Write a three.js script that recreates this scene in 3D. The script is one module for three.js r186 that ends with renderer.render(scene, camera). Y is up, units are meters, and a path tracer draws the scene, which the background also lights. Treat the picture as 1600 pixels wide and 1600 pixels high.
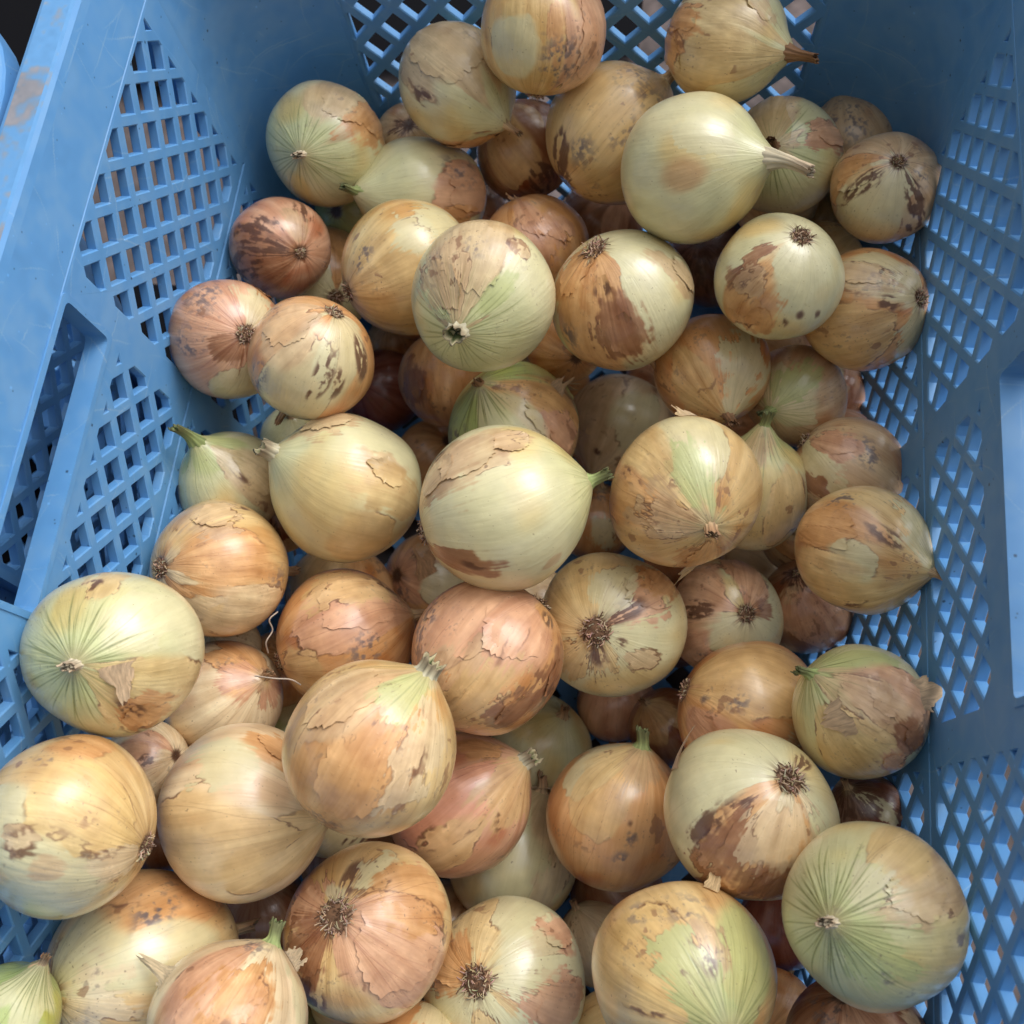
import * as THREE from 'three';
import { mergeGeometries } from 'three/addons/utils/BufferGeometryUtils.js';

// ---------- camera, sky, sun, exposure ----------
const scene = new THREE.Scene();
const camera = new THREE.PerspectiveCamera(53.164, 1, 0.02, 60);
camera.position.set(0.04856, 0.27709, 0.14232);
camera.rotation.set(0, 0, 0);
camera.rotation.order = 'YXZ';
camera.rotation.set(-1.22141, 0.38644, -0.29154);
camera.focus = 0.40;
camera.userData.fStop = 14;
scene.add(camera);

const SUN = new THREE.Vector3(0.46, 0.68, -0.52).normalize();
{
  // overcast sky: bright cloud all over, brightest in a broad zone round the hidden sun
  const W = 256, H = 128, d = new Float32Array(W * H * 4);
  for (let j = 0; j < H; j++) for (let i = 0; i < W; i++) {
    const el = ((j + 0.5) / H - 0.5) * Math.PI, az = ((i + 0.5) / W - 0.5) * 2 * Math.PI;
    const x = Math.cos(az) * Math.cos(el), y = Math.sin(el), z = Math.sin(az) * Math.cos(el);
    const c = x * SUN.x + y * SUN.y + z * SUN.z;
    const L = y > 0 ? 0.085 + 0.085 * y + 2.9 * Math.exp((c - 1) / 0.15) + 0.50 * Math.max(0, c) : 0.09;
    const o = (j * W + i) * 4;
    d[o] = L * 0.97; d[o + 1] = L * 1.0; d[o + 2] = L * 1.07; d[o + 3] = 1;
  }
  const t = new THREE.DataTexture(d, W, H, THREE.RGBAFormat, THREE.FloatType);
  t.mapping = THREE.EquirectangularReflectionMapping; t.magFilter = THREE.LinearFilter; t.minFilter = THREE.LinearFilter; t.needsUpdate = true;
  scene.background = t; scene.environment = t;
}
const sun = new THREE.DirectionalLight(new THREE.Color(1.0, 0.99, 0.98), 1.3);
sun.position.copy(SUN).multiplyScalar(3); sun.target.position.set(0, -0.15, 0);
sun.castShadow = true; sun.shadow.radius = 50; sun.shadow.mapSize.set(2048, 2048);
Object.assign(sun.shadow.camera, { left: -0.8, right: 0.8, top: 0.8, bottom: -0.8, near: 0.5, far: 6 });
scene.add(sun, sun.target);
const renderer = new THREE.WebGLRenderer({ antialias: true });
renderer.toneMapping = THREE.LinearToneMapping;
renderer.toneMappingExposure = 1.12;
renderer.shadowMap.enabled = true;

// ---------- helpers ----------
function rng(seed) { let s = seed >>> 0; return () => { s = (s + 0x6D2B79F5) >>> 0; let t = Math.imul(s ^ (s >>> 15), 1 | s); t = (t + Math.imul(t ^ (t >>> 7), 61 | t)) ^ t; return ((t ^ (t >>> 14)) >>> 0) / 4294967296; }; }
const hash = (x, y, z) => { let h = Math.imul(x, 374761393) ^ Math.imul(y, 668265263) ^ Math.imul(z, 2147483647 - 1274126177); h = Math.imul(h ^ (h >>> 13), 1274126177); h ^= h >>> 16; return (h >>> 0) / 4294967296; };
function vn(x, y, z) {
  const X = Math.floor(x), Y = Math.floor(y), Z = Math.floor(z); let u = x - X, v = y - Y, w = z - Z;
  u = u * u * (3 - 2 * u); v = v * v * (3 - 2 * v); w = w * w * (3 - 2 * w);
  const a = hash(X, Y, Z), b = hash(X + 1, Y, Z), c = hash(X, Y + 1, Z), d = hash(X + 1, Y + 1, Z);
  const e = hash(X, Y, Z + 1), f = hash(X + 1, Y, Z + 1), g = hash(X, Y + 1, Z + 1), h = hash(X + 1, Y + 1, Z + 1);
  const p = a + (b - a) * u, q = c + (d - c) * u, r = e + (f - e) * u, s = g + (h - g) * u;
  const m = p + (q - p) * v, n = r + (s - r) * v; return m + (n - m) * w;
}
const fbm = (x, y, z, o = 3) => { let s = 0, a = 0.5, t = 0; for (let i = 0; i < o; i++) { s += a * vn(x, y, z); t += a; a *= 0.5; x = x * 2.03 + 7.1; y = y * 2.03 + 3.7; z = z * 2.03 + 1.9; } return s / t; };
const tile = (x, y, k, o, s) => { const f = (a, b) => fbm(a * k + s, b * k + s * 1.7, s, o), u = sm(0, 1, x), v = sm(0, 1, y); return (f(x + 1, y + 1) * (1 - u) + f(x, y + 1) * u) * (1 - v) + (f(x + 1, y) * (1 - u) + f(x, y) * u) * v; };
const clamp = (x, a = 0, b = 1) => (x < a ? a : x > b ? b : x);
const sm = (a, b, x) => { const t = clamp((x - a) / (b - a)); return t * t * (3 - 2 * t); };
const lin = (c) => (c <= 0.04045 ? c / 12.92 : Math.pow((c + 0.055) / 1.055, 2.4));
const used = {};
function numbered(name) { if (!(name in used)) { used[name] = 0; return name; } used[name]++; return name + '_' + String(used[name]).padStart(3, '0'); }
function shadow(o) { o.castShadow = true; o.receiveShadow = true; return o; }
function mesh(name, geo, mat, parent) { const m = shadow(new THREE.Mesh(geo, mat)); m.name = name; parent.add(m); return m; }
function dataTex(d, w, h, srgb) { const t = new THREE.DataTexture(d, w, h); if (srgb) t.colorSpace = THREE.SRGBColorSpace; t.magFilter = THREE.LinearFilter; t.minFilter = THREE.LinearMipmapLinearFilter; t.generateMipmaps = true; t.wrapS = t.wrapT = THREE.RepeatWrapping; t.needsUpdate = true; return t; }

// ---------- ground ----------
{
  const N = 640, d = new Uint8Array(N * N * 4), k = 12;
  for (let j = 0; j < N; j++) for (let i = 0; i < N; i++) {
    const x = i / N, y = j / N;
    const big = tile(x, y, 5, 2, 3), fine = tile(x, y, 42, 3, 8), peb = tile(x, y, 90, 1, 5);
    const v = 0.62 + 0.30 * (big - 0.5) + 0.34 * (fine - 0.5) + 0.18 * (peb - 0.5), o = (j * N + i) * 4;
    d[o] = clamp(v * 1.00) * 150; d[o + 1] = clamp(v * 0.95) * 138; d[o + 2] = clamp(v * 0.94) * 132; d[o + 3] = 255;
  }
  const t = dataTex(d, N, N, true); t.repeat.set(k, k);
  const b = t.clone(); b.colorSpace = t.colorSpace;
  const g = new THREE.Mesh(new THREE.PlaneGeometry(6, 6).rotateX(-Math.PI / 2), new THREE.MeshStandardMaterial({ map: t, bumpMap: t, bumpScale: 0.004, roughness: 0.95 }));
  g.name = 'ground'; g.position.y = -0.312; g.userData = { kind: 'structure', label: 'dusty brown trodden ground under the crates' }; shadow(g); scene.add(g);
}
{
  // near-black rippled surface laid over the ground beyond the far left corner
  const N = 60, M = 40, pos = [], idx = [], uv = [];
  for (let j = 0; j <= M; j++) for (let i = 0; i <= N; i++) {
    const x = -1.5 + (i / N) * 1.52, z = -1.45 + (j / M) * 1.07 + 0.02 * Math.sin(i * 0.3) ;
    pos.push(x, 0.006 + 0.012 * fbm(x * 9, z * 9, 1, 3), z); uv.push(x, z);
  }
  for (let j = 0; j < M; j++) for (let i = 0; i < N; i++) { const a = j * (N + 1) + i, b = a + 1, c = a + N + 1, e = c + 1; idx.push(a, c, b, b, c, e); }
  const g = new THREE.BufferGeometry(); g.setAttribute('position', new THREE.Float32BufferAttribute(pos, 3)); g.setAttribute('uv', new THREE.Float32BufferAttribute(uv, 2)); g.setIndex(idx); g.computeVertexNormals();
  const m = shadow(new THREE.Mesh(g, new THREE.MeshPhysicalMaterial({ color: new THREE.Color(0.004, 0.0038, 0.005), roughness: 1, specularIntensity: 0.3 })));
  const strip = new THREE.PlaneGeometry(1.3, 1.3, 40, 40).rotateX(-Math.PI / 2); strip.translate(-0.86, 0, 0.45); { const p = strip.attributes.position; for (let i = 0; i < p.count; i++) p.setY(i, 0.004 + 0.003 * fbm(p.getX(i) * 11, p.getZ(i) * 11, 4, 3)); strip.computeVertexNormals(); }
  const m2 = shadow(new THREE.Mesh(strip, m.material)); m2.name = 'dark_ground_patch_001'; m2.position.y = -0.312; m2.userData = { label: 'painted shade, a nearly black patch on the ground under the second blue crate', category: 'painted shade' }; scene.add(m2);  // near-black layer added to stand in for the shade between the crates
  m.name = 'dark_ground_patch'; m.position.y = -0.312; m.userData = { label: 'nearly black patch on the ground beyond the far left corner of the crates', category: 'painted shade' }; scene.add(m);
}

// ---------- the crate ----------
const plasticTex = (() => {
  const N = 640, d = new Uint8Array(N * N * 4), r = rng(77);
  for (let j = 0; j < N; j++) for (let i = 0; i < N; i++) {
    const x = i / N, y = j / N;
    const a = tile(x, y, 7, 3, 4), f = tile(x, y, 48, 2, 9);
    const dust = sm(0.40, 0.70, a * 0.35 + f * 0.65) * 0.14, m = 0.95 + 0.1 * (f - 0.5), o = (j * N + i) * 4;
    const C = [98 * m, 158 * m, 212 * m], D = [158, 154, 150];
    for (let c = 0; c < 3; c++) d[o + c] = C[c] + (D[c] - C[c]) * dust;
    d[o + 3] = 255;
  }
  for (let k = 0; k < 420; k++) {   // grit and small scuffs stuck to the plastic
    const x = Math.floor(r() * N), y = Math.floor(r() * N), s = r() < 0.85 ? 1 : 2, dark = r() < 0.6;
    for (let j = 0; j < s; j++) for (let i = 0; i < s; i++) { const o = (((y + j) % N) * N + ((x + i) % N)) * 4; const v = dark ? 0.55 : 1.12; for (let c = 0; c < 3; c++) d[o + c] = clamp(d[o + c] * v, 0, 255); }
  }
  for (let k = 0; k < 260; k++) {   // scratches whitened by years of stacking
    let x = r() * N, y = r() * N; const a = r() * 6.3, L = 10 + r() * 90, s = 0.12 + 0.22 * r();
    for (let i = 0; i < L; i++) { x += Math.cos(a + 0.3 * Math.sin(i * 0.05)); y += Math.sin(a + 0.3 * Math.sin(i * 0.05)); const o = ((((y | 0) % N) + N) % N * N + (((x | 0) % N) + N) % N) * 4; for (let c = 0; c < 3; c++) d[o + c] += (205 - d[o + c]) * s * Math.sin((Math.PI * i) / L); }
  }
  const t = dataTex(d, N, N, true); t.repeat.set(3.3, 3.3); return t;
})();
const rimTex = (() => {
  const N = 640, d = new Uint8Array(N * N * 4);
  for (let j = 0; j < N; j++) for (let i = 0; i < N; i++) {
    const x = i / N, y = j / N;
    const a = tile(x, y, 9, 3, 6), f = tile(x, y, 60, 2, 2), o = (j * N + i) * 4;
    const soil = sm(0.44, 0.60, a * 0.62 + f * 0.38) * 0.72, m = 0.95 + 0.1 * (f - 0.5);
    const C = [106 * m, 162 * m, 212 * m], D = [150 * (0.8 + 0.4 * f), 128 * (0.8 + 0.4 * f), 116 * (0.8 + 0.4 * f)];
    for (let c = 0; c < 3; c++) d[o + c] = clamp(C[c] + (D[c] - C[c]) * soil, 0, 255);
    d[o + 3] = 255;
  }
  const t = dataTex(d, N, N, true); t.repeat.set(5, 5); return t;
})();
const plastic = new THREE.MeshPhysicalMaterial({ map: plasticTex, roughness: 0.5, specularIntensity: 1.0 });
const soiled = new THREE.MeshPhysicalMaterial({ map: rimTex, roughness: 0.62, specularIntensity: 0.7 });

const Z0 = 0.024, TH = 0.0045, FOLD = -0.129, BASE = -0.300;
const lerpT = (t, a, b, c, d) => (t >= -0.033 ? a + (b - a) * (-t / 0.033) : t >= FOLD ? b + (c - b) * ((-0.033 - t) / (-0.033 - FOLD)) : c + (d - c) * ((FOLD - t) / (FOLD - BASE)));
const halfW = (t) => lerpT(t, 0.1725, 0.1668, 0.1606, 0.1362);
const halfL = (t) => lerpT(t, 0.2575, 0.2518, 0.2465, 0.2330);
const CR = 0.05;
// diamond openings clipped to rectangles
function clipPoly(poly, f) {   // keeps f >= 0
  const out = [];
  for (let i = 0; i < poly.length; i++) { const a = poly[i], b = poly[(i + 1) % poly.length], fa = f(a), fb = f(b); if (fa >= 0) out.push(a); if ((fa >= 0) !== (fb >= 0)) { const k = fa / (fa - fb); out.push([a[0] + (b[0] - a[0]) * k, a[1] + (b[1] - a[1]) * k]); } }
  return out;
}
const area = (p) => { let s = 0; for (let i = 0; i < p.length; i++) { const a = p[i], b = p[(i + 1) % p.length]; s += a[0] * b[1] - b[0] * a[1]; } return s / 2; };
function lattice(s0, s1, t0, t1, hs, ht, ps, pt, open = 0.70) {
  const out = [];
  for (let j = Math.floor((t0 - pt) / ht) - 1; j <= Math.ceil((t1 - pt) / ht) + 1; j++) for (let i = Math.floor((s0 - ps) / hs) - 1; i <= Math.ceil((s1 - ps) / hs) + 1; i++) {
    if ((i + j) & 1) continue;
    const cs = ps + i * hs, ct = pt + j * ht, a = hs * open, b = ht * open;
    let p = [[cs + a, ct], [cs, ct + b], [cs - a, ct], [cs, ct - b]];
    p = clipPoly(p, (q) => q[0] - s0); p = clipPoly(p, (q) => s1 - q[0]); p = clipPoly(p, (q) => q[1] - t0); p = clipPoly(p, (q) => t1 - q[1]);
    if (p.length > 2 && Math.abs(area(p)) > 6e-6) out.push(p);
  }
  return out;
}
// a flat pierced panel (s, t), bent onto the wall: place(s, t, depth outward) -> point
function panel(outline, holes, place, depth = TH) {
  const sh = new THREE.Shape(outline.map((q) => new THREE.Vector2(q[0], q[1])));
  for (const h of holes) sh.holes.push(new THREE.Path(h.map((q) => new THREE.Vector2(q[0], q[1]))));
  const B = 0.0005, g = new THREE.ExtrudeGeometry(sh, { depth: depth - 2 * B, bevelEnabled: true, bevelThickness: B, bevelSize: B, bevelOffset: -B, bevelSegments: 1, steps: 1 });
  const p = g.attributes.position, n = p.count, uv = new Float32Array(n * 2), q = new THREE.Vector3();
  for (let i = 0; i < n; i++) { const s = p.getX(i), t = p.getY(i), d = p.getZ(i) + B; uv[i * 2] = s + d * 0.7; uv[i * 2 + 1] = t + d * 0.7; place(s, t, d, q); p.setXYZ(i, q.x, q.y, q.z); }
  g.setAttribute('uv', new THREE.BufferAttribute(uv, 2)); g.clearGroups(); g.computeVertexNormals(); return g;
}
const rect = (a, b, c, d) => [[a, c], [b, c], [b, d], [a, d]];
// a lofted closed skin: rows of equal length, closed both ways or not
function loft(rows, closeU, closeV, scaleUV = 1) {
  const R_ = rows.length, C_ = rows[0].length, pos = [], uv = [], idx = [];
  const R1 = closeV ? R_ + 1 : R_, C1 = closeU ? C_ + 1 : C_;
  let v = 0; for (let j = 0; j < R1; j++) { const row = rows[j % R_]; if (j) v += row[0].distanceTo(rows[(j - 1) % R_][0]); let u = 0; for (let i = 0; i < C1; i++) { if (i) u += rows[0][i % C_].distanceTo(rows[0][(i - 1) % C_]); pos.push(row[i % C_].x, row[i % C_].y, row[i % C_].z); uv.push(u * scaleUV, v * scaleUV); } }
  for (let j = 0; j < R1 - 1; j++) for (let i = 0; i < C1 - 1; i++) { const a = j * C1 + i, b = a + 1, c = a + C1, d = c + 1; idx.push(a, b, c, b, d, c); }
  const g = new THREE.BufferGeometry(); g.setAttribute('position', new THREE.Float32BufferAttribute(pos, 3)); g.setAttribute('uv', new THREE.Float32BufferAttribute(uv, 2)); g.setIndex(idx); g.computeVertexNormals(); return g;
}
function roundRect(w, l, r, n = 10) {   // points round a rounded rectangle centred on (0, Z0)
  const out = [];
  for (const [sx, sz, a0] of [[1, 1, 0], [-1, 1, 90], [-1, -1, 180], [1, -1, 270]]) for (let i = 0; i <= n; i++) { const a = (a0 + (90 * i) / n) * Math.PI / 180; out.push([sx * (w - r) + r * Math.cos(a), Z0 + sz * (l - r) + r * Math.sin(a)]); }
  return out;
}
function makeCrate() {
  const root = new THREE.Group(); root.name = numbered('plastic_crate'); scene.add(root);
  // rim: closed profile carried round the top
  const prof = [[-0.0051, -0.030], [-0.0010, -0.0055], [-0.0002, -0.0018], [0.0010, -0.0003], [0.0024, 0], [0.0130, 0], [0.0144, -0.0004], [0.0150, -0.0016], [0.0150, -0.0150], [0.0126, -0.0150], [0.0124, -0.0040], [0.0050, -0.0034], [-0.0003, -0.030]];
  const rows = prof.map(([d, y]) => roundRect(0.1725 + d, 0.2575 + d, CR + d, 10).map(([x, z]) => new THREE.Vector3(x, y, z)));
  mesh('rim', rimSmooth(rows), rows.map((_, j) => (j === 4 || j === 3 ? soiled : plastic)), root);
  // long side walls
  const Z = [[-0.161, -0.046], [-0.030, 0.0785], [0.0945, 0.209]];
  for (const s of [1, -1]) {
    const place = (z, t, d, q) => { const e = halfL(t) - CR + 0.0002, k = Math.abs(z - Z0), k0 = 0.186, k1 = 0.2465 - CR; const m = k > k0 ? k0 + ((k - k0) / (k1 - k0)) * (e - k0) : k; q.set(s * (halfW(t) + d), t, Z0 + Math.sign(z - Z0) * m); };
    const wz0 = Z0 - (0.2465 - CR), wz1 = Z0 + (0.2465 - CR), hz = [-0.0315, 0.0800], hb = s > 0 ? -0.0535 : -0.0620;
    const holes = [];
    for (const k of [0, 2]) holes.push(...lattice(Z[k][0], Z[k][1], FOLD + 0.006, -0.0325, 0.01062, 0.01057, -0.0484, -0.0456));
    holes.push(...lattice(Z[1][0], Z[1][1], FOLD + 0.006, -0.0715, 0.01062, 0.01057, -0.0484, -0.0456));
    holes.push(rect(hz[0], hz[1], hb, -0.0325));
    const flip = (g) => { if (s < 0) return g; return flipFaces(g); };
    mesh('side_wall', flip(panel(rect(wz0, wz1, FOLD + 0.0003, -0.0301), holes, place)), plastic, root);
    const low = [];
    for (const k of [0, 1, 2]) low.push(...lattice(Z[k][0], Z[k][1], -0.284, FOLD - 0.006, 0.01062, 0.01057, -0.0484, -0.0456));
    mesh('lower_side_wall', flip(panel(rect(wz0, wz1, BASE, FOLD - 0.0003), low, place)), plastic, root);
    // handle opening: a short tunnel with a ledge
    const ring = (x, g) => { const o = [], r = 0.0025, a = [hz[0] - g, hz[1] + g, hb - g, -0.0325 + g]; for (const [cz, cy, a0] of [[a[1] - r, a[3] - r, 0], [a[0] + r, a[3] - r, 90], [a[0] + r, a[2] + r, 180], [a[1] - r, a[2] + r, 270]]) for (let i = 0; i <= 4; i++) { const w = (a0 + 22.5 * i) * Math.PI / 180; o.push(new THREE.Vector3(s * x(cy + r * Math.sin(w)), cy + r * Math.sin(w), cz + r * Math.cos(w))); } return o; };
    const xi = (t) => halfW(t) - 0.0006, xo = (t) => halfW(t) + 0.0085;
    const hg = loft([ring(xi, 0.0022), ring(xi, -0.0004), ring(xo, -0.0004), ring(xo, 0.0022)], true, true);
    const hn = hg.toNonIndexed(); hn.computeVertexNormals();
    mesh('handle_opening', hn, plastic, root);
    // outward skirt below the rim that joins the handle tunnel
    const fin = [];
    for (const zc of [-0.168, -0.038, 0.0865, 0.216]) { const b = new THREE.BoxGeometry(0.013, 0.235, 0.0035); b.translate(0, -0.0301 - 0.1175, 0); const p = b.attributes.position; for (let i = 0; i < p.count; i++) { const t = p.getY(i); p.setX(i, s * (halfW(t) + 0.0043 + (p.getX(i) + 0.0065) * (t < -0.2 ? 0.9 : 1))); p.setZ(i, p.getZ(i) + zc); } const n_ = b.toNonIndexed(); n_.computeVertexNormals(); fin.push(n_); }
    for (const f of fin) mesh('wall_rib', s > 0 ? f : f, plastic, root);
  }
  // end walls
  for (const s of [-1, 1]) {
    const place = (x, t, d, q) => { const e = halfW(t) - CR + 0.0002, k = Math.abs(x), k0 = 0.1128, k1 = 0.1606 - CR + 0.006; const m = t < -0.16 ? (k / k1) * e : k > k0 ? k0 + ((k - k0) / (k1 - k0)) * (e - k0) : k; q.set(Math.sign(x) * m, t, Z0 + s * (halfL(t) + d)); };
    const w1 = 0.1606 - CR + 0.006, E = -0.151, holes = lattice(-0.1115, 0.1115, E, -0.036, 0.0109, 0.0114, -0.0969, -0.0888, 0.68);
    const low = lattice(-0.100, 0.100, -0.284, -0.166, 0.0110, 0.0116, -0.0969, -0.0888, 0.68);
    const flip = (g) => (s > 0 ? g : flipFaces(g));
    mesh('end_wall', flip(panel(rect(-w1, w1, FOLD - 0.030, -0.0301), holes, place)), plastic, root);
    mesh('lower_end_wall', flip(panel(rect(-w1, w1, BASE, FOLD - 0.0303), low, place)), plastic, root);
  }
  // rounded corners
  for (const [sx, sz] of [[1, 1], [-1, 1], [-1, -1], [1, -1]]) {
    const ts = [-0.0301, -0.06, -0.095, FOLD + 0.004, FOLD, FOLD - 0.004, -0.17, -0.21, -0.25, BASE], n = 12;
    const rows_ = ts.map((t) => {
      const a = [], b = [], w = halfW(t), l = halfL(t);
      const put = (list, c, s_, rad, ex, ez) => list.push(new THREE.Vector3(sx * (w - CR + rad * c - ex), t, Z0 + sz * (l - CR + rad * s_ - ez)));
      put(a, 1, 0, CR + 0.0006, 0, 0.0046); put(a, 1, 0, CR - 0.0001, 0, 0.0016); put(b, 1, 0, CR + TH, 0, 0.0042); put(b, 1, 0, CR + TH, 0, 0.004);
      for (let i = 0; i <= n; i++) { const th = (Math.PI / 2) * (i / n), c = Math.cos(th), s_ = Math.sin(th); put(a, c, s_, CR - 0.0001, 0, 0); put(b, c, s_, CR + TH, 0, 0); }
      put(a, 0, 1, CR - 0.0001, 0.0016, 0); put(a, 0, 1, CR + 0.0006, 0.0046, 0); put(b, 0, 1, CR + TH, 0.0038, 0); put(b, 0, 1, CR + TH, 0.004, 0);
      return [...a, ...b.reverse()];
    });
    const g = loft(rows_, true, false);
    mesh('corner_post', sx * sz > 0 ? flipIdx(g) : g, plastic, root);
  }
  // floor grid
  {
    const holes = lattice(-0.120, 0.120, -0.185, 0.235, 0.0150, 0.0150, 0, Z0, 0.6);
    const g = panel(roundRect(0.1385, 0.235, CR, 6), holes, (x, z, d, q) => q.set(x, BASE - 0.0005 - d, z));
    mesh('crate_floor', g, plastic, root);
  }
  root.userData = { label: 'blue plastic lattice harvest crate full of onions, soil on its rim', category: 'crate' };
  return root;
}
function flipFaces(g) { const p = g.attributes.position, u = g.attributes.uv; for (let i = 0; i < p.count; i += 3) for (const [a, k] of [[p, 3], [u, 2]]) for (let c = 0; c < k; c++) { const A = a.array, t = A[(i + 1) * k + c]; A[(i + 1) * k + c] = A[(i + 2) * k + c]; A[(i + 2) * k + c] = t; } g.computeVertexNormals(); return g; }
function flipIdx(g) { const a = g.index.array; for (let i = 0; i < a.length; i += 3) { const t = a[i]; a[i] = a[i + 1]; a[i + 1] = t; } g.computeVertexNormals(); return g; }
function rimSmooth(rows) {   // each facet of the profile is its own strip, smooth along the path, crisp across it
  const parts = []; for (let j = 0; j < rows.length; j++) { const g = loft([rows[j], rows[(j + 1) % rows.length]], true, false); const uv = g.attributes.uv; for (let i = 0; i < uv.count; i++) uv.setY(i, uv.getY(i) + j * 0.013); parts.push(g); }
  return mergeGeometries(parts, true);
}
const crate = makeCrate();
const next = crate.clone(); next.name = numbered('plastic_crate'); next.position.set(-0.3765, 0.001, 0.098);
next.userData = { label: 'second blue crate of which a rounded rim corner shows beyond the left rim', category: 'crate' };
scene.add(next);
crate.userData.group = next.userData.group = 'blue lattice harvest crates';

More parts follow.
